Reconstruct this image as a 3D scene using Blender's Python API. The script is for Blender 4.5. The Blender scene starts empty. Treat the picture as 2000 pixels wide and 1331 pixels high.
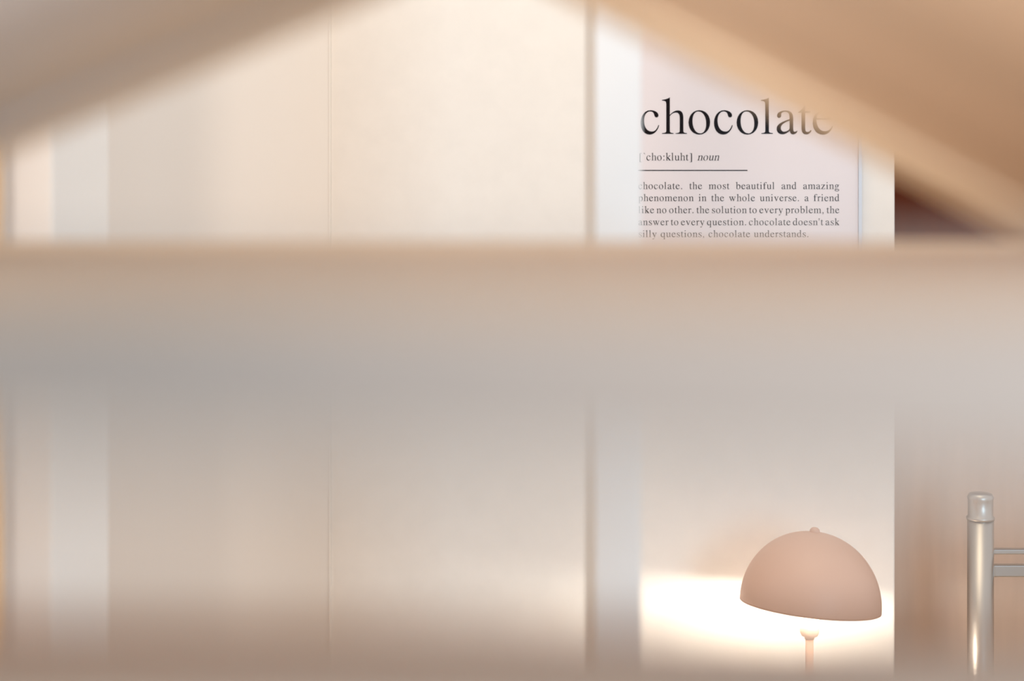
import bpy, bmesh, math, random
from mathutils import Vector, Matrix

S = bpy.context.scene
COL = S.collection
random.seed(3)

# ------------------------------------------------------------------ camera
K = 3.556e-4            # tangent per pixel of the 2000 px wide frame
HV = 440.0              # image row of the horizon (shift lens, verticals stay vertical)
CZ = 1.25               # camera height


def P(u, v, d):
    """point that lies d metres in front of the camera at image position u, v"""
    return Vector(((u - 1000) * K * d, d, CZ - (v - HV) * K * d))


cam = bpy.data.cameras.new('camera')
cam.sensor_fit = 'HORIZONTAL'
cam.sensor_width = 36.0
cam.lens = 36.0 / (2000 * K)
cam.shift_y = -(665.5 - HV) / 2000
cam.clip_start = 0.01
cam.dof.use_dof = True
cam.dof.focus_distance = 2.33
cam.dof.aperture_fstop = 1.75
camo = bpy.data.objects.new('camera', cam)
COL.objects.link(camo)
camo.location = (0, 0, CZ)
camo.rotation_euler = (math.pi / 2, 0, 0)
S.camera = camo

# ------------------------------------------------------------------ world, lights, exposure
S.view_settings.view_transform = 'Standard'
S.view_settings.look = 'None'
S.view_settings.gamma = 1.0
S.view_settings.use_curve_mapping = False
S.view_settings.exposure = 0.0

w = bpy.data.worlds.new('world')
S.world = w
w.use_nodes = True
bg = w.node_tree.nodes['Background']
bg.inputs['Color'].default_value = (1.0, 0.975, 0.97, 1)
bg.inputs['Strength'].default_value = 0.80


def area(name, loc, target, sx, sy, power, color):
    l = bpy.data.lights.new(name, 'AREA')
    l.shape = 'RECTANGLE'
    l.size, l.size_y = sx, sy
    l.energy = power
    l.color = color
    o = bpy.data.objects.new(name, l)
    COL.objects.link(o)
    o.location = loc
    o.rotation_euler = (Vector(target) - Vector(loc)).to_track_quat('-Z', 'Y').to_euler()
    return o


# daylight from the window behind and to the right of the camera
area('window_daylight', (1.15, -0.5, 1.15), (0, 0.4, 1.25), 0.7, 0.9, 24, (0.46, 0.76, 1.0))
# added warm fill from overhead, brightens the back wall and uprights
area('warm_overhead_fill', (0.15, 1.6, 2.6), (-0.25, 2.4, 0.8), 1.4, 0.8, 11, (1.0, 0.86, 0.62))
# added warm fill behind the camera, to its left, brightens the roof underside
fl = bpy.data.lights.new('warm_fill_light', 'POINT')
fl.energy = 39
fl.color = (1.0, 0.84, 0.70)
fl.shadow_soft_size = 0.13
flo = bpy.data.objects.new('warm_fill_light', fl)
COL.objects.link(flo)
flo.location = (-0.4, -0.3, 1.34)


# ------------------------------------------------------------------ materials
def lin(c):
    c = c / 255.0
    return c / 12.92 if c <= 0.04045 else ((c + 0.055) / 1.055) ** 2.4


def mat(name, rgb, rough=0.6, metallic=0.0, noise=0.0, scale=(8, 8, 8), bump=0.0, emit=None, coat=0.0):
    m = bpy.data.materials.new(name)
    m.use_nodes = True
    nt = m.node_tree
    b = nt.nodes['Principled BSDF']
    col = (lin(rgb[0]), lin(rgb[1]), lin(rgb[2]), 1)
    b.inputs['Base Color'].default_value = col
    b.inputs['Roughness'].default_value = rough
    b.inputs['Metallic'].default_value = metallic
    b.inputs['Coat Weight'].default_value = coat
    if emit:
        b.inputs['Emission Color'].default_value = (emit[0], emit[1], emit[2], 1)
        b.inputs['Emission Strength'].default_value = emit[3]
    if noise or bump:
        tc = nt.nodes.new('ShaderNodeTexCoord')
        mp = nt.nodes.new('ShaderNodeMapping')
        mp.inputs['Scale'].default_value = scale
        nz = nt.nodes.new('ShaderNodeTexNoise')
        nz.inputs['Scale'].default_value = 1.0
        nz.inputs['Detail'].default_value = 4.0
        nt.links.new(tc.outputs['Object'], mp.inputs['Vector'])
        nt.links.new(mp.outputs['Vector'], nz.inputs['Vector'])
        if noise:
            cr = nt.nodes.new('ShaderNodeValToRGB')
            cr.color_ramp.elements[0].position = 0.3
            cr.color_ramp.elements[1].position = 0.7
            cr.color_ramp.elements[0].color = tuple(x * (1 - noise) for x in col[:3]) + (1,)
            cr.color_ramp.elements[1].color = tuple(min(1, x * (1 + noise)) for x in col[:3]) + (1,)
            nt.links.new(nz.outputs['Fac'], cr.inputs['Fac'])
            nt.links.new(cr.outputs['Color'], b.inputs['Base Color'])
        if bump:
            bp = nt.nodes.new('ShaderNodeBump')
            bp.inputs['Strength'].default_value = bump
            bp.inputs['Distance'].default_value = 0.001
            nt.links.new(nz.outputs['Fac'], bp.inputs['Height'])
            nt.links.new(bp.outputs['Normal'], b.inputs['Normal'])
    return m


M = dict(
    wall=mat('white_wall_paint', (238, 232, 226), 0.7, noise=0.015, scale=(30, 30, 30), bump=0.05),
    panel=mat('white_panel', (238, 232, 226), 0.45),
    floor=mat('pale_oak_floor', (196, 168, 138), 0.5, noise=0.12, scale=(3, 40, 3)),
    oak=mat('oak_trim', (222, 184, 140), 0.5, noise=0.08, scale=(40, 40, 3)),
    wood=mat('light_plywood', (214, 181, 144), 0.55, noise=0.06, scale=(90, 3, 90)),
    post=mat('white_lacquer', (236, 234, 232), 0.5),
    paper=mat('poster_paper', (229, 219, 221), 0.6),
    ink=mat('dark_ink', (22, 12, 12), 0.8),
    edge=mat('blue_grey_edge', (206, 211, 222), 0.4),
    shade=mat('blush_shade', (217, 180, 160), 0.5),
    inner=mat('white_inside', (250, 244, 236), 0.6),
    stem=mat('blush_metal', (232, 196, 178), 0.45),
    socket=mat('blush_socket', (244, 222, 208), 0.5),
    bulb=mat('warm_bulb', (255, 240, 220), 0.3, emit=(1.0, 0.93, 0.80, 400.0)),
    brown=mat('dark_walnut', (92, 40, 20), 0.85, noise=0.12, scale=(50, 50, 4)),
    cab=mat('brown_cabinet', (206, 178, 158), 0.5, noise=0.06, scale=(40, 40, 4)),
    worktop=mat('white_worktop', (240, 230, 224), 0.4),
    chrome=mat('chrome', (198, 190, 182), 0.38, metallic=1.0),
    steel=mat('brushed_steel', (190, 188, 186), 0.3, metallic=1.0),
    rail=mat('taupe_paint', (190, 168, 150), 0.5),
    grey=mat('pale_grey_paint', (167, 154, 145), 0.5),
    barge=mat('pale_birch', (252, 244, 230), 0.5, noise=0.04, scale=(3, 90, 3)),
    table=mat('table_wood', (188, 150, 116), 0.5, noise=0.1, scale=(4, 60, 4)),
)


def roof_mat(name, rgb, amount, seed):
    """planks that run along the slope, every plank its own tone"""
    m = bpy.data.materials.new(name)
    m.use_nodes = True
    nt = m.node_tree
    b = nt.nodes['Principled BSDF']
    b.inputs['Roughness'].default_value = 0.55
    tc = nt.nodes.new('ShaderNodeTexCoord')
    sp = nt.nodes.new('ShaderNodeSeparateXYZ')
    nt.links.new(tc.outputs['Object'], sp.inputs['Vector'])
    mul = nt.nodes.new('ShaderNodeMath'); mul.operation = 'MULTIPLY'
    mul.inputs[1].default_value = 1 / 0.055
    nt.links.new(sp.outputs['Y'], mul.inputs[0])
    add = nt.nodes.new('ShaderNodeMath'); add.operation = 'ADD'
    add.inputs[1].default_value = seed
    nt.links.new(mul.outputs[0], add.inputs[0])
    fl = nt.nodes.new('ShaderNodeMath'); fl.operation = 'FLOOR'
    nt.links.new(add.outputs[0], fl.inputs[0])
    wn = nt.nodes.new('ShaderNodeTexWhiteNoise'); wn.noise_dimensions = '1D'
    nt.links.new(fl.outputs[0], wn.inputs['W'])
    cr = nt.nodes.new('ShaderNodeValToRGB')
    c = [lin(x) for x in rgb]
    cr.color_ramp.elements[0].color = tuple(x * (1 - amount) for x in c) + (1,)
    cr.color_ramp.elements[1].color = tuple(min(1, x * (1 + amount)) for x in c) + (1,)
    nt.links.new(wn.outputs['Value'], cr.inputs['Fac'])
    nt.links.new(cr.outputs['Color'], b.inputs['Base Color'])
    return m


M['roof'] = roof_mat('roof_planks', (238, 226, 214), 0.14, 4.0)
M['roof_grey'] = roof_mat('bluish_white_planks', (236, 240, 246), 0.06, 9.0)  # left slope: paler and bluer than the planks of the right slope


M['brown'].node_tree.nodes['Principled BSDF'].inputs['Specular IOR Level'].default_value = 0.1
M['ink'].node_tree.nodes['Principled BSDF'].inputs['Specular IOR Level'].default_value = 0.0


# ------------------------------------------------------------------ mesh helpers
def obj(name, bm, m, parent=None, smooth=False):
    bmesh.ops.recalc_face_normals(bm, faces=bm.faces)
    me = bpy.data.meshes.new(name)
    bm.to_mesh(me)
    bm.free()
    me.materials.append(m)
    if smooth:
        for p in me.polygons:
            p.use_smooth = True
    o = bpy.data.objects.new(name, me)
    COL.objects.link(o)
    if parent:
        o.parent = parent
        o.matrix_parent_inverse = parent.matrix_basis.inverted()
    return o


def thing(name, label, cat, loc=(0, 0, 0), group=None):
    o = bpy.data.objects.new(name, None)
    o.empty_display_size = 0.05
    COL.objects.link(o)
    o.location = loc
    o['label'] = label
    o['category'] = cat
    if group:
        o['group'] = group
    return o


def struct(o):
    o['kind'] = 'structure'
    return o


def add_box(bm, a, b, bevel=0.0):
    x0, y0, z0 = a
    x1, y1, z1 = b
    vs = [bm.verts.new(p) for p in ((x0, y0, z0), (x1, y0, z0), (x1, y1, z0), (x0, y1, z0),
                                    (x0, y0, z1), (x1, y0, z1), (x1, y1, z1), (x0, y1, z1))]
    fs = [bm.faces.new([vs[i] for i in f]) for f in
          ((0, 3, 2, 1), (4, 5, 6, 7), (0, 1, 5, 4), (1, 2, 6, 5), (2, 3, 7, 6), (3, 0, 4, 7))]
    if bevel:
        es = set(e for f in fs for e in f.edges)
        bmesh.ops.bevel(bm, geom=list(es), offset=bevel, segments=2, profile=0.5, affect='EDGES')


def box(a, b, bevel=0.0):
    bm = bmesh.new()
    add_box(bm, a, b, bevel)
    return bm


def prism_y(pts, y0, y1, bevel=0.0):
    """outline in x, z extruded along y"""
    bm = bmesh.new()
    v0 = [bm.verts.new((x, y0, z)) for x, z in pts]
    v1 = [bm.verts.new((x, y1, z)) for x, z in pts]
    n = len(pts)
    bm.faces.new(v0)
    bm.faces.new(v1[::-1])
    for i in range(n):
        bm.faces.new((v0[i], v0[(i + 1) % n], v1[(i + 1) % n], v1[i]))
    if bevel:
        bmesh.ops.recalc_face_normals(bm, faces=bm.faces)
        bmesh.ops.bevel(bm, geom=list(bm.edges), offset=bevel, segments=2, profile=0.5, affect='EDGES')
    return bm


def lathe(prof, seg=64, bm=None, mx=None):
    """profile of (radius, z) turned about z; closes on the axis when radius is 0"""
    bm = bm or bmesh.new()
    rings = []
    for r, z in prof:
        if r < 1e-6:
            rings.append([bm.verts.new((0, 0, z))])
        else:
            rings.append([bm.verts.new((r * math.cos(2 * math.pi * i / seg), r * math.sin(2 * math.pi * i / seg), z))
                          for i in range(seg)])
    for a, b in zip(rings, rings[1:]):
        for i in range(seg):
            j = (i + 1) % seg
            if len(a) == 1 and len(b) == 1:
                continue
            if len(a) == 1:
                bm.faces.new((a[0], b[i], b[j]))
            elif len(b) == 1:
                bm.faces.new((a[i], a[j], b[0]))
            else:
                bm.faces.new((a[i], a[j], b[j], b[i]))
    if mx:
        bmesh.ops.transform(bm, matrix=mx, verts=bm.verts)
    return bm


# ------------------------------------------------------------------ the room
WD = 2.45                                    # distance of the back wall
wx1 = P(1748, 0, WD).x                       # where the wall ends, open to the kitchen corner
seam = P(645, 0, WD).x
struct(obj('floor', box((-3.0, -2.5, -0.05), (3.6, 3.6, 0.0)), M['floor']))
struct(obj('wall_back', box((-2.2, WD, 0.0), (wx1, WD + 0.10, 2.75), 0.003), M['wall']))
# raised wall panelling left of the joint
struct(obj('wall_panelling', box((P(-260, 0, WD).x, WD - 0.006, 0.0), (seam, WD, 2.75), 0.002), M['panel']))
struct(obj('trim_1', box((seam - 0.0015, WD - 0.0075, 0.0), (seam + 0.0015, WD - 0.0005, 2.75)), M['panel']))
struct(obj('wall_kitchen', box((wx1 - 0.4, 3.35, 0.0), (3.0, 3.45, 2.75)), M['wall']))

# ------------------------------------------------------------------ lettering: outlines of a book face, 1000 units per em
STEM = 'M 162 720 L 150 708 C 110 685 60 672 9 668 L 9 652 C 70 652 92 640 92 580 '
NST = 'M 162 460 C 115 442 70 430 15 420 L 15 402 C 70 402 90 390 90 330 L 90 80 C 90 30 75 16 14 15 L 14 0 L 235 0 L 235 15 C 180 18 162 30 162 70 '
VEE = 'M 477 450 L 477 435 C 445 430 430 415 410 365 L 258 -14 L 248 -14 L 90 365 C 68 415 50 432 19 435 L 19 450 L 215 450 L 215 435 C 160 432 152 418 168 378 L 275 115 L 370 355 C 390 410 385 430 328 435 L 328 450 Z'


def circ(x, y, r, ry=None):
    ry = ry or r
    k = 0.5523
    return ('M %g %g C %g %g %g %g %g %g C %g %g %g %g %g %g C %g %g %g %g %g %g C %g %g %g %g %g %g Z' % (
        x + r, y, x + r, y + k * ry, x + k * r, y + ry, x, y + ry, x - k * r, y + ry, x - r, y + k * ry, x - r, y,
        x - r, y - k * ry, x - k * r, y - ry, x, y - ry, x + k * r, y - ry, x + r, y - k * ry, x + r, y))


def shift(path, dx, sx=1.0):
    out, i = [], 0
    for t in path.split():
        if t in 'MLCZ':
            out.append(t); i = 0
        else:
            out.append('%g' % (float(t) * sx + dx) if i % 2 == 0 else t); i += 1
    return ' '.join(out)


DIN = 'M 344 330 C 335 395 295 435 245 435 C 165 435 112 355 112 235 C 112 115 165 45 245 45 C 290 45 325 70 344 110 Z'
ARCH = 'M 150 335 C 200 390 240 415 278 415 C 335 415 355 380 355 305 L 355 80 C 355 30 340 17 280 15 L 280 0 L 497 0 L 497 15 C 445 18 430 30 430 75 L 430 310 C 430 410 390 460 320 460 C 265 460 215 432 150 368 Z'
G = {   # letter: (advance, [fill groups, each a list of contours])
    'c': (444, [['M 398 167 C 364 45 290 -16 208 -16 C 100 -16 28 85 28 212 C 28 365 120 464 226 464 C 310 464 383 420 383 362 C 383 338 366 322 345 322 C 318 322 306 342 300 370 C 292 412 270 440 218 440 C 150 440 98 370 98 258 C 98 130 160 44 253 44 C 310 44 348 78 382 172 Z']]),
    'h': (500, [[STEM + 'L 92 60 C 92 28 70 14 9 14 L 9 0 L 235 0 L 235 14 C 180 16 162 28 162 60 L 162 350 C 200 395 240 418 280 418 C 335 418 357 380 357 310 L 357 60 C 357 28 340 15 275 14 L 275 0 L 497 0 L 497 14 C 445 16 427 28 427 60 L 427 320 C 427 410 390 460 325 460 C 265 460 215 430 162 372 Z']]),
    'o': (500, [['M 241 464 C 365 464 453 365 453 226 C 453 85 360 -16 241 -16 C 120 -16 29 85 29 220 C 29 362 120 464 241 464 Z',
                 'M 222 440 C 312 440 376 340 376 205 C 376 80 330 8 260 8 C 170 8 106 110 106 250 C 106 370 150 440 222 440 Z']]),
    'l': (278, [[STEM + 'L 92 60 C 92 28 75 14 16 14 L 16 0 L 240 0 L 240 14 C 180 16 162 28 162 60 Z']]),
    'a': (444, [['M 442 66 L 442 40 C 415 5 390 -10 360 -10 C 325 -10 302 12 296 58 L 294 58 C 230 5 190 -10 150 -10 C 85 -10 37 30 37 97 C 37 170 90 225 292 290 L 292 330 C 292 400 262 437 208 437 C 160 437 125 415 125 385 L 127 358 C 127 335 105 315 84 315 C 62 315 45 335 45 358 C 45 415 115 462 215 462 C 315 462 362 410 362 310 L 362 105 C 362 60 370 42 392 42 C 408 42 422 50 442 66 Z',
                 'M 292 262 C 160 215 118 170 118 115 C 118 70 145 42 185 42 C 225 42 260 62 280 85 C 290 97 292 110 292 130 Z']]),
    't': (278, [['M 255 450 L 255 418 L 154 418 L 154 120 C 154 60 165 38 196 38 C 222 38 245 50 262 78 L 279 66 C 250 10 215 -10 175 -10 C 110 -10 82 30 82 115 L 82 418 L 20 418 C 16 424 20 430 30 436 C 70 460 105 500 134 560 C 140 575 150 580 154 572 L 154 450 Z']]),
    'e': (444, [['M 424 158 C 390 50 310 -14 230 -14 C 105 -14 25 85 25 216 C 25 370 115 462 228 462 C 330 462 400 390 405 285 L 97 285 C 100 130 165 54 262 54 C 325 54 368 85 408 164 Z',
                 'M 99 309 C 110 390 155 434 212 434 C 275 434 305 390 312 309 Z']]),
    'b': (500, [[shift(STEM, -8) + ' L 84 30 C 120 5 180 -10 232 -10 C 370 -10 470 95 470 240 C 470 370 395 460 295 460 C 235 460 185 425 154 375 Z',
                 'M 155 325 C 175 375 215 405 262 405 C 340 405 385 335 385 215 C 385 90 340 20 255 20 C 205 20 155 40 155 70 Z']]),
    'd': (500, [['M 415 720 L 403 708 C 360 690 320 678 270 668 L 270 652 C 325 652 344 642 344 590 L 344 405 C 315 442 280 460 236 460 C 120 460 27 350 27 210 C 27 80 100 -10 205 -10 C 265 -10 310 15 344 62 L 344 -10 L 350 -10 C 395 8 440 20 491 30 L 491 46 C 430 46 415 58 415 105 Z', DIN]]),
    'f': (333, [['M 383 615 C 383 665 340 690 278 690 C 170 690 103 620 103 500 L 103 450 L 20 450 L 20 418 L 103 418 L 103 100 C 103 30 88 15 21 15 L 21 0 L 280 0 L 280 15 C 200 18 187 30 187 100 L 187 418 L 309 418 L 309 450 L 186 450 L 186 560 C 186 630 205 662 245 662 C 270 662 285 650 305 618 C 320 592 330 583 348 583 C 368 583 383 597 383 615 Z']]),
    'g': (500, [[circ(224, 308, 160, 152), circ(222, 308, 84, 124)],
                ['M 340 424 L 470 424 L 470 384 L 360 384 Z'],
                [circ(245, -98, 220, 120), circ(250, -98, 158, 78)],
                ['M 150 190 C 90 150 70 120 80 80 C 90 40 130 25 200 20 L 330 12 L 330 -40 L 190 -36 C 130 -20 90 10 100 20 C 30 50 20 110 120 190 Z']]),
    'i': (278, [['M 175 460 C 130 440 80 425 20 415 L 20 400 C 80 402 102 390 102 330 L 102 80 C 102 30 85 16 16 15 L 16 0 L 253 0 L 253 15 C 190 16 179 30 179 80 L 179 460 Z'], [circ(130, 640, 48)]]),
    'k': (500, [[STEM + 'L 92 60 C 92 28 70 14 9 14 L 9 0 L 235 0 L 235 14 C 180 16 162 28 162 60 Z'],
                ['M 155 235 L 320 395 C 345 420 340 434 300 435 L 280 435 L 280 450 L 478 450 L 478 435 C 430 432 405 420 360 382 L 250 285 L 420 70 C 450 32 465 18 505 14 L 505 0 L 280 0 L 280 14 C 325 16 330 24 310 50 L 170 232 Z']]),
    'm': (778, [[NST + 'L 162 460 Z'], [ARCH], [shift(ARCH, 268)]]),
    'n': (500, [[NST + 'L 162 460 Z'], [ARCH]]),
    'p': (500, [['M 159 460 C 115 442 60 430 9 420 L 9 402 C 65 402 83 390 83 330 L 83 -140 C 83 -190 65 -200 5 -202 L 5 -217 L 247 -217 L 247 -202 C 175 -200 159 -190 159 -140 L 159 30 C 190 0 220 -10 262 -10 C 380 -10 470 95 470 240 C 470 370 400 460 300 460 C 240 460 195 435 159 380 Z',
                 'M 159 325 C 185 375 225 400 265 400 C 340 400 388 330 388 215 C 388 95 345 22 265 22 C 215 22 159 55 159 90 Z']]),
    'q': (500, [['M 418 460 L 405 460 C 380 445 365 432 352 425 C 320 448 285 460 250 460 C 125 460 24 345 24 205 C 24 75 100 -10 205 -10 C 260 -10 305 12 341 60 L 341 -140 C 341 -190 325 -200 255 -202 L 255 -217 L 488 -217 L 488 -202 C 430 -200 418 -190 418 -140 Z', DIN]]),
    'r': (333, [[NST + 'L 162 345 C 190 395 215 405 240 392 C 255 380 270 370 290 370 C 318 370 335 388 335 412 C 335 440 310 460 275 460 C 230 460 195 430 166 370 L 166 460 Z']]),
    's': (389, [['M 346 320 L 330 320 C 312 400 275 436 218 436 C 165 436 130 408 130 366 C 130 330 150 305 215 270 L 270 240 C 335 205 360 170 360 122 C 360 45 300 -10 215 -10 C 185 -10 150 -3 115 8 C 90 16 80 10 72 -6 L 58 -6 L 52 155 L 68 155 C 85 65 135 14 210 14 C 265 14 302 45 302 90 C 302 130 282 150 220 185 L 160 218 C 90 258 62 290 62 345 C 62 415 120 460 205 460 C 240 460 268 452 292 444 C 310 438 318 442 324 456 L 336 456 Z']]),
    'u': (500, [['M 9 450 L 9 435 C 65 432 80 425 80 375 L 80 130 C 80 40 120 -10 195 -10 C 245 -10 295 18 342 70 L 342 -10 L 350 -10 C 395 8 430 22 479 30 L 479 46 C 430 48 418 60 418 105 L 418 450 L 259 450 L 259 435 C 325 432 342 420 342 375 L 342 100 C 305 62 265 42 228 42 C 180 42 155 75 155 135 L 155 450 Z']]),
    'v': (500, [[VEE]]),
    'w': (722, [[shift(VEE, 0, 0.96)], [shift(VEE, 230, 0.96)]]),
    'y': (500, [[VEE], ['M 270 30 L 215 -110 C 200 -150 175 -162 140 -150 C 100 -140 60 -150 60 -180 C 60 -205 80 -218 110 -218 C 170 -218 205 -185 240 -95 L 310 80 Z']]),
    'z': (444, [['M 418 135 L 402 135 C 390 60 370 30 290 30 L 130 30 L 408 435 L 408 450 L 45 450 L 37 330 L 53 330 C 62 390 80 420 145 420 L 300 420 L 27 15 L 27 0 L 405 0 Z']]),
    '.': (250, [[circ(125, 40, 50)]]),
    ',': (250, [[circ(118, 40, 50)], ['M 168 30 C 168 -50 130 -110 70 -141 L 60 -125 C 105 -95 125 -60 120 -15 Z']]),
    ':': (278, [[circ(139, 40, 50)], [circ(139, 400, 50)]]),
    ']': (333, [['M 299 662 L 299 -156 L 88 -156 L 88 -131 L 215 -131 L 215 637 L 88 637 L 88 662 Z']]),
    '[': (333, [['M 34 662 L 34 -156 L 245 -156 L 245 -131 L 118 -131 L 118 637 L 245 637 L 245 662 Z']]),
    "'": (180, [['M 52 680 C 52 700 128 700 128 680 L 104 440 L 76 440 Z']]),
    '`': (300, [['M 60 690 L 140 690 L 220 560 L 196 560 Z']]),
    ' ': (250, []),
}


def letters(name, runs, d, m, parent):
    """runs: (text, u, v, em in px, tracking in px, slant). Outlines laid on a plane at distance d, made one mesh"""
    cu = bpy.data.curves.new(name, 'CURVE')
    cu.dimensions = '2D'
    cu.fill_mode = 'BOTH'
    cu.resolution_u = 6
    meshes = []
    bm = bmesh.new()
    groups = []
    for text, u, v, em, track, slant in runs:
        for ch in text:
            adv, grp = G[ch]
            for g in grp:
                groups.append((g, u, v, em / 1000.0, slant))
            u += adv * em / 1000.0 + track
    for gi, (g, u, v, sc, slant) in enumerate(groups):
        cu.splines.clear()
        for path in g:
            t = path.split()
            pts, i, cmd = [], 0, None          # (co, left handle, right handle)
            while i < len(t):
                if t[i] in 'MLCZ':
                    cmd = t[i]; i += 1
                    if cmd == 'Z':
                        break
                if cmd in 'ML':
                    p = (float(t[i]), float(t[i + 1])); i += 2
                    if pts and cmd == 'L':
                        a = pts[-1][0]
                        pts[-1][2] = (a[0] + (p[0] - a[0]) / 3, a[1] + (p[1] - a[1]) / 3)
                        pts.append([p, (a[0] + (p[0] - a[0]) * 2 / 3, a[1] + (p[1] - a[1]) * 2 / 3), p])
                    else:
                        pts.append([p, p, p])
                else:
                    c1 = (float(t[i]), float(t[i + 1])); c2 = (float(t[i + 2]), float(t[i + 3]))
                    p = (float(t[i + 4]), float(t[i + 5])); i += 6
                    pts[-1][2] = c1
                    pts.append([p, c2, p])
            if abs(pts[0][0][0] - pts[-1][0][0]) + abs(pts[0][0][1] - pts[-1][0][1]) < 1e-3:
                pts[0][1] = pts[-1][1]
                pts.pop()
            else:
                a, p = pts[-1][0], pts[0][0]
                pts[-1][2] = (a[0] + (p[0] - a[0]) / 3, a[1] + (p[1] - a[1]) / 3)
                pts[0][1] = (a[0] + (p[0] - a[0]) * 2 / 3, a[1] + (p[1] - a[1]) * 2 / 3)
            sp = cu.splines.new('BEZIER')
            sp.bezier_points.add(len(pts) - 1)
            sp.use_cyclic_u = True
            for bp, (co, lh, rh) in zip(sp.bezier_points, pts):
                bp.handle_left_type = bp.handle_right_type = 'FREE'
                bp.co = (co[0] / 100, co[1] / 100, 0)
                bp.handle_left = (lh[0] / 100, lh[1] / 100, 0)
                bp.handle_right = (rh[0] / 100, rh[1] / 100, 0)
        tmp = bpy.data.objects.new('outline', cu)
        me = bpy.data.meshes.new_from_object(tmp)
        bpy.data.objects.remove(tmp)
        base = len(bm.verts)
        vs = []
        for vert in me.vertices:
            gx, gy = vert.co.x * 100, vert.co.y * 100
            q = P(u + (gx + slant * gy) * sc, v - gy * sc, d)
            vs.append(bm.verts.new(q))
        for poly in me.polygons:
            try:
                bm.faces.new([vs[k] for k in poly.vertices])
            except ValueError:
                pass
        bpy.data.meshes.remove(me)
    bpy.data.curves.remove(cu)
    for f in bm.faces:
        f.normal_update()
        if f.normal.y > 0:
            f.normal_flip()
    me = bpy.data.meshes.new(name)
    bm.to_mesh(me)
    bm.free()
    me.materials.append(m)
    o = bpy.data.objects.new(name, me)
    COL.objects.link(o)
    o.parent = parent
    o.matrix_parent_inverse = parent.matrix_basis.inverted()
    return o


# ------------------------------------------------------------------ poster on the wall
PD = WD - 0.016                                # face of the print
a = P(1200, 640, PD); b = P(1676, -150, PD)
poster = thing('framed_poster', 'glazed white poster with black chocolate definition text hung on the white wall', 'poster',
               ((a.x + b.x) / 2, WD, a.z))
obj('print', box((a.x, PD, a.z), (b.x, WD - 0.003, b.z)), M['paper'], poster)
bm = bmesh.new()
fw = 0.0055
for q in (((a.x - fw, PD - 0.004, a.z - fw), (a.x, WD - 0.0005, b.z + fw)),
          ((b.x, PD - 0.004, a.z - fw), (b.x + fw, WD - 0.0005, b.z + fw)),
          ((a.x, PD - 0.004, a.z - fw), (b.x, WD - 0.0005, a.z)),
          ((a.x, PD - 0.004, b.z), (b.x, WD - 0.0005, b.z + fw))):
    add_box(bm, *q)
fr = obj('frame', bm, M['edge'], poster)
fr['label'] = 'thin blue-grey frame edge'
gm = bpy.data.materials.new('clear_glazing')
gm.use_nodes = True
nt = gm.node_tree
nt.nodes.clear()
out = nt.nodes.new('ShaderNodeOutputMaterial')
mx = nt.nodes.new('ShaderNodeMixShader')
tr = nt.nodes.new('ShaderNodeBsdfTransparent')
gl = nt.nodes.new('ShaderNodeBsdfGlossy')
gl.inputs['Roughness'].default_value = 0.25
fz = nt.nodes.new('ShaderNodeFresnel')
fz.inputs['IOR'].default_value = 1.2
geo = nt.nodes.new('ShaderNodeNewGeometry')
inv_ = nt.nodes.new('ShaderNodeMath'); inv_.operation = 'SUBTRACT'; inv_.inputs[0].default_value = 1.0
nt.links.new(geo.outputs['Backfacing'], inv_.inputs[1])
ml = nt.nodes.new('ShaderNodeMath'); ml.operation = 'MULTIPLY'
nt.links.new(fz.outputs[0], ml.inputs[0])
nt.links.new(inv_.outputs[0], ml.inputs[1])
nt.links.new(ml.outputs[0], mx.inputs[0])
nt.links.new(tr.outputs[0], mx.inputs[1])
nt.links.new(gl.outputs[0], mx.inputs[2])
nt.links.new(mx.outputs[0], out.inputs['Surface'])
gd = PD - 0.003
obj('glazing', box((a.x, gd, a.z), (b.x, gd + 0.0015, b.z)), gm, poster)

TD = PD - 0.0004
letters('headline', [('chocolate', 1248, 261.5, 99.5, 0, 0)], TD, M['ink'], poster)
letters('pronunciation', [('[`cho:kluht]', 1248, 313.5, 21, 0.42, 0), ('noun', 1361.5, 313.5, 21, 0.3, 0.22)], TD, M['ink'], poster)
r0, r1 = P(1246, 334, TD), P(1460, 332.2, TD)
obj('rule', box((r0.x, TD, r0.z), (r1.x, TD + 0.0003, r1.z)), M['ink'], poster)


def width(word, em, tr_):
    return sum(G[c][0] * em / 1000 + tr_ for c in word)


runs = []
EM, TR = 19.6, 0.85
for line, v, just in (('chocolate. the most beautiful and amazing', 369.5, True),
                      ('phenomenon in the whole universe. a friend', 393.0, True),
                      ('like no other. the solution to every problem, the', 416.6, True),
                      ("answer to every question. chocolate doesn't ask", 440.2, True),
                      ('silly questions, chocolate understands.', 463.7, False)):
    words = line.split()
    tot = sum(width(x, EM, TR) for x in words)
    gap = (394.5 - tot) / (len(words) - 1) if just else 6.0
    u = 1246.0
    for x in words:
        runs.append((x, u, v, EM, TR, 0))
        u += width(x, EM, TR) + gap
letters('definition_text', runs, TD, M['ink'], poster)

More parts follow.
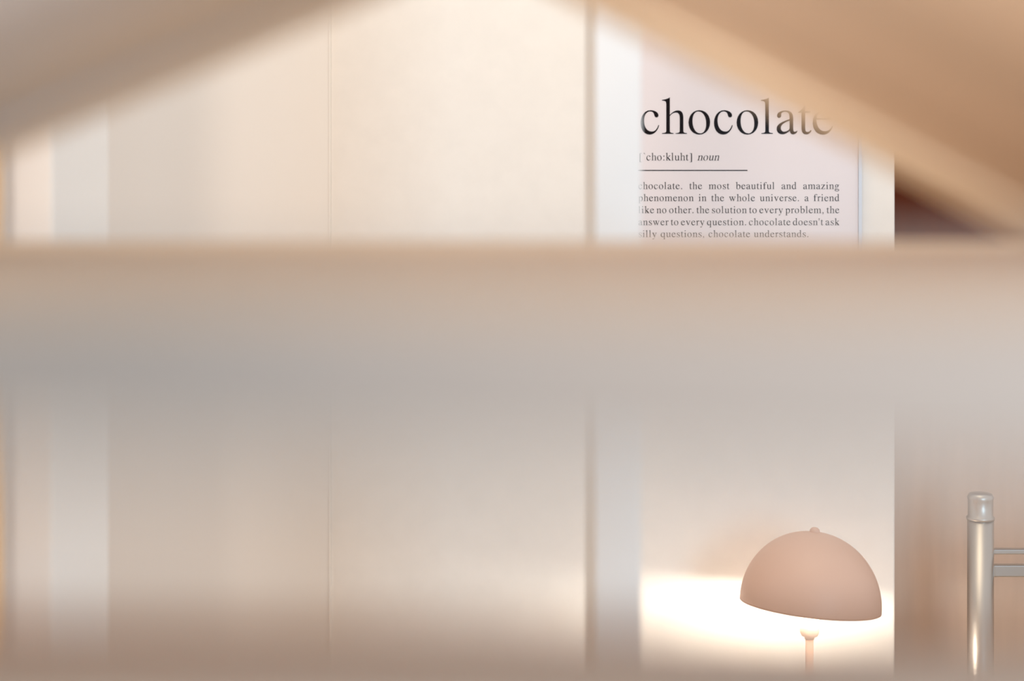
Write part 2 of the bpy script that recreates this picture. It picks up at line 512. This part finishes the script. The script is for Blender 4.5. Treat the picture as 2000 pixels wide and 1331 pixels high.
# ------------------------------------------------------------------ low table and mushroom lamp
LD = 2.25
lx = P(1581, 0, LD).x
TZ = 0.44
st = thing('side_table', 'low white side table under the glowing lamp', 'table', (lx, LD, 0))
obj('tabletop', lathe([(0, TZ - 0.022), (0.185, TZ - 0.022), (0.192, TZ - 0.015), (0.192, TZ - 0.006), (0.186, TZ), (0, TZ)],
                      72, mx=Matrix.Translation((lx, LD, 0))), M['worktop'], st)
for k in range(3):
    an = math.radians(30 + 120 * k)
    t0 = Vector((lx + 0.10 * math.cos(an), LD + 0.10 * math.sin(an), TZ - 0.0225))
    t1 = Vector((lx + 0.15 * math.cos(an), LD + 0.15 * math.sin(an), 0.0))
    ax = t0 - t1
    m4 = Matrix.Translation(t1) @ ax.to_track_quat('Z', 'Y').to_matrix().to_4x4()
    obj('leg', lathe([(0, 0), (0.011, 0), (0.016, ax.length), (0, ax.length)], 20, mx=m4), M['worktop'], st)

lamp = thing('mushroom_lamp', 'glowing blush pink dome table lamp in front of the white wall', 'lamp', (lx, LD, TZ))
T = Matrix.Translation((lx, LD, 0))
zc = lambda v: P(0, v, LD).z
obj('base', lathe([(0, TZ + 0.0005), (0.062, TZ + 0.0005), (0.068, TZ + 0.004), (0.068, TZ + 0.011), (0.062, TZ + 0.016),
                   (0.012, TZ + 0.022), (0, TZ + 0.022)], 48, mx=T), M['stem'], lamp, True)
obj('stem', lathe([(0, TZ + 0.02), (0.0063, TZ + 0.02), (0.0063, zc(1243)), (0, zc(1243))], 32, mx=T), M['stem'], lamp, True)
s0, s1 = zc(1248), zc(1195)
obj('socket', lathe([(0, s0), (0.0075, s0), (0.0075, s0 + 0.003), (0.0125, s0 + 0.005), (0.0148, s0 + 0.010), (0.0152, s0 + 0.014),
                     (0.0152, s1), (0.008, s1 + 0.001), (0, s1 + 0.001)], 40, mx=T), M['socket'], lamp, True)
zr = zc(1179)                                   # rim height
bz = zr + 0.010
obj('bulb', lathe([(0, s1 + 0.0015), (0.007, s1 + 0.0015)] +
                  [(0.020 * math.sin(math.radians(t)), bz - 0.020 * math.cos(math.radians(t))) for t in range(30, 181, 15)],
                  32, mx=T), M['bulb'], lamp, True)
RX = 136 * K * LD
HZ = 138 * K * LD
tilt = Matrix.Translation((lx + 0.003, LD, zr)) @ Matrix.Rotation(math.radians(4.6), 4, 'Y') @ Matrix.Rotation(math.radians(-4.0), 4, 'X') @ Matrix.Translation((-0.002, 0, 0))
# dome: nearly half an ellipse, a little fuller at the shoulder
prof = []
for i in range(0, 31):
    t = math.radians(90 * i / 30)
    prof.append((RX * math.sin(t) ** 0.97, HZ * math.cos(t) ** 1.02 if i < 30 else 0.0))
outer = prof + [(RX, -0.004)]
inn = [(RX - 0.0022, -0.004)] + [(max(0.0, r - 0.0022), z - 0.0022 * (1 - r / RX)) for r, z in prof[::-1]]
sm = lathe(outer + inn[:-1] + [(0, HZ - 0.0022)], 96, mx=tilt)
sh = obj('lamp_shade', sm, M['shade'], lamp, True)
sh.data.materials.append(M['inner'])
ninner = len(outer)
inv = tilt.inverted()
for p in sh.data.polygons:
    c = inv @ p.center
    if (inv.to_3x3() @ p.normal).dot(Vector((c.x, c.y, c.z + 0.001))) < 0:
        p.material_index = 1
obj('finial', lathe([(0.0, HZ + 0.0075), (0.004, HZ + 0.0068), (0.0072, HZ + 0.004), (0.008, HZ + 0.0005), (0.0078, HZ - 0.003), (0, HZ - 0.003)],
                    32, mx=tilt), M['shade'], lamp, True)
# ------------------------------------------------------------------ tall open divider, half out of focus
DF, DB = 1.50, 1.71
rd = thing('room_divider', 'tall white open room divider with two square uprights', 'divider', (P(630, 0, DF).x, (DF + DB) / 2, 0))
lu0, lu1 = P(10, 0, DF).x, P(102, 0, DF).x
ru0, ru1 = P(1162, 0, DF).x, P(1252, 0, DF).x
obj('upright', box((lu0, DF, 0.04), (lu1, DB, 2.30), 0.002), M['post'], rd)
obj('upright', box((ru0, DF, 0.04), (ru1, DB, 2.30), 0.002), M['post'], rd)
obj('top_board', box((lu0, DF, 2.3005), (ru1, DB, 2.34), 0.002), M['post'], rd)
obj('base_board', box((lu0, DF, 0.0), (ru1, DB, 0.0395), 0.002), M['post'], rd)

# oak cupboard whose side shows as a thin strip at the left edge
ox1 = P(7, 0, 1.46).x
oc = thing('oak_cupboard', 'tall light oak cupboard showing as a thin warm strip at the left edge', 'cupboard', (ox1 - 0.3, 1.28, 0))
obj('body', box((ox1 - 0.6, 1.13, 0.0), (ox1, 1.46, 2.1), 0.002), M['oak'], oc)
for q in (0, 1):
    dr = obj('door', box((ox1 - 0.598 + q * 0.3, 1.111, 0.06), (ox1 - 0.302 + q * 0.3, 1.1295, 2.09), 0.002), M['oak'], oc)
    kx = ox1 - 0.33 + q * 0.06
    obj('knob', lathe([(0, 0.0), (0.006, 0.0), (0.006, 0.012), (0.014, 0.018), (0.012, 0.026), (0, 0.028)], 24,
                      mx=Matrix.Translation((kx, 1.1105, 1.0)) @ Matrix.Rotation(math.pi / 2, 4, 'X')), M['steel'], dr, True)

# ------------------------------------------------------------------ kitchen corner beyond the wall
CD = 2.62
ctz = P(0, 785, CD).z
kc = thing('kitchen_base_cabinet', 'brown kitchen base cabinet with pale worktop in the corner behind the chrome railing', 'cabinet',
           (1.0, CD + 0.3, 0))
bm = box((wx1 - 0.12, CD, 0.0), (1.9, 3.34, ctz))
obj('body', bm, M['cab'], kc)
obj('worktop', box((wx1 - 0.12, CD - 0.004, ctz + 0.0005), (1.9, 3.345, ctz + 0.036), 0.003), M['worktop'], kc)
uc = thing('wall_cabinet', 'dark walnut wall cupboard hanging above the pale worktop', 'cabinet', (1.1, 3.2, P(0, 600, 3.0).z))
ub = P(0, 560, 3.0).z
obj('body', box((0.5, 3.0, ub), (1.9, 3.345, 2.3)), M['brown'], uc)
obj('door', box((0.5, 2.98, ub), (1.14, 2.999, 2.3), 0.002), M['brown'], uc)
obj('door', box((1.144, 2.98, ub), (1.9, 2.999, 2.3), 0.002), M['brown'], uc)

RD = 2.40
px_ = P(1915, 0, RD).x
rz = P(0, 962, RD).z
rack = thing('chrome_railing', 'chrome railing stand with round capped posts to the right of the lamp', 'railing', (px_ + 0.3, RD + 0.1, 0))
rr = 25 * K * RD
SP = 0.62
for ix, (ox, oy) in enumerate(((0, 0), (SP, 0))):
    t4 = Matrix.Translation((px_ + ox, RD + oy, 0))
    z1 = P(0, 1016, RD).z
    po_ = obj('post', lathe([(0, 0), (rr, 0), (rr, z1), (0, z1)], 48, mx=t4), M['chrome'], rack, False)
    for f in po_.data.polygons:
        f.use_smooth = abs(f.normal.z) < 0.5
    fin = obj('cap', lathe([(0, z1 + 0.0003), (rr + 0.001, z1 + 0.0003), (rr + 0.0015, z1 + 0.003), (rr + 0.0015, z1 + 0.005), (rr - 0.001, z1 + 0.007),
                            (rr - 0.001, rz - 0.012), (rr, rz - 0.008), (rr - 0.003, rz - 0.002), (rr - 0.012, rz), (0, rz)], 48, mx=t4),
              M['chrome'], po_, True)
for (va, vb) in ((1072, 1082), (1103, 1126)):
    zt, zb = P(0, va, RD).z, P(0, vb, RD).z
    bm = bmesh.new()
    add_box(bm, (px_ + rr * 0.9, RD - 0.008, zb), (px_ + SP - rr * 0.9, RD + 0.008, zt), 0.002)
    obj('rail', bm, M['steel'], rack)
for ox in (0, SP):
    obj('foot', lathe([(rr + 0.0005, 0.0), (0.085, 0.0), (0.085, 0.008), (0.08, 0.012), (rr + 0.0005, 0.014)], 48,
                      mx=Matrix.Translation((px_ + ox, RD, 0))), M['chrome'], rack)

# ------------------------------------------------------------------ the wooden house in front of the lens
DR = 0.72                                       # back edge of the roof
DA = 0.90                                       # back edge of the loft board
FR = 0.205                                       # front of the loft board
HX0, HX1 = -0.44, 0.36
TOPZ = 0.90                                     # table under the house
hz = CZ - 0.0085                                # top of the loft board
house = thing('wooden_toy_house', 'pale plywood open toy house with pitched roof blurred in the foreground', 'toy house',
              ((HX0 + HX1) / 2, 0.55, TOPZ))
obj('loft_board', box((HX0, FR + 0.012, hz - 0.026), (HX1, DA, hz), 0.0012), M['wood'], house)
obj('fascia', prism_y([(HX0, hz), (HX1, hz), (HX1, CZ - 0.0356 - 0.034 * HX1), (HX0, CZ - 0.0356 - 0.034 * HX0)], FR, FR + 0.0115, 0.001),
    M['grey'], house)
# roof undersides from the photograph's two edges, at the distance of the roof's back edge
A0, A1 = P(113, 243, DR), P(676, 5, DR)
B0, B1 = P(1140, 0, DR), P(2000, 448, DR)
sl = (A1.z - A0.z) / (A1.x - A0.x)
sr = (B1.z - B0.z) / (B1.x - B0.x)
rx = ((B0.z - sr * B0.x) - (A0.z - sl * A0.x)) / (sl - sr)
rzz = A0.z + sl * (rx - A0.x)
exl = A0.x + (hz + 0.001 - A0.z) / sl
exr = B0.x + (hz + 0.001 - B0.z) / sr
TH = 0.012
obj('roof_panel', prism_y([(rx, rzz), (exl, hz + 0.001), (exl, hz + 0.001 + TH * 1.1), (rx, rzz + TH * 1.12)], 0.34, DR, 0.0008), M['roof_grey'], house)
obj('roof_panel', prism_y([(rx + 0.0003, rzz), (exr, hz + 0.001), (exr, hz + 0.001 + TH * 1.1), (rx + 0.0003, rzz + TH * 1.12)], 0.34, DR, 0.0008), M['roof'], house)
bw = 0.062
for (ex, side) in ((exl, -1), (exr, 1)):
    s_ = (rzz - hz - 0.001) / (rx - ex)
    x_a, x_b = rx + side * 0.004, ex - side * 0.012
    za, zb_ = rzz + s_ * (x_a - rx), rzz + s_ * (x_b - rx)
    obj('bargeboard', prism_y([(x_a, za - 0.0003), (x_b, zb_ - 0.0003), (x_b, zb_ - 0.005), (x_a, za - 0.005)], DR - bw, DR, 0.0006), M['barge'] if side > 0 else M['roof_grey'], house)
rlz = CZ - 0.0971
obj('front_rail', prism_y([(HX0 + 0.001, rlz + 0.004), (HX1 - 0.001, rlz - 0.004), (HX1 - 0.001, rlz - 0.06), (HX0 + 0.001, rlz - 0.06)], 0.315, 0.35, 0.001), M['rail'], house)
bm = box((-0.142, -0.12, 1.03), (-0.134, FR - 0.001, 1.295), 0.001)  # panel added out of view to keep the warm fill off the fascia
add_box(bm, (-0.142, FR - 0.001, 1.03), (-0.134, 0.3145, 1.205), 0.001)
obj('shading_panel', bm, M['table'], house)
for lx_ in (HX0 - 0.0, HX1 - 0.03):
    for ly in (0.30, 0.86):
        obj('leg', box((lx_, ly - (0.012 if ly < 0.5 else 0.0), TOPZ), (lx_ + 0.03, ly + 0.012 if ly < 0.5 else ly + 0.03, hz - 0.0265), 0.001), M['wood'], house)

dt = thing('display_table', 'wooden table carrying the blurred toy house', 'table', (0, 0.55, 0))
obj('tabletop', box((-0.62, 0.14, TOPZ - 0.035), (0.55, 0.94, TOPZ - 0.0005), 0.003), M['table'], dt)
for tx in (-0.59, 0.47):
    for ty in (0.17, 0.86):
        obj('leg', box((tx, ty, 0.0), (tx + 0.05, ty + 0.05, TOPZ - 0.0355), 0.002), M['table'], dt)
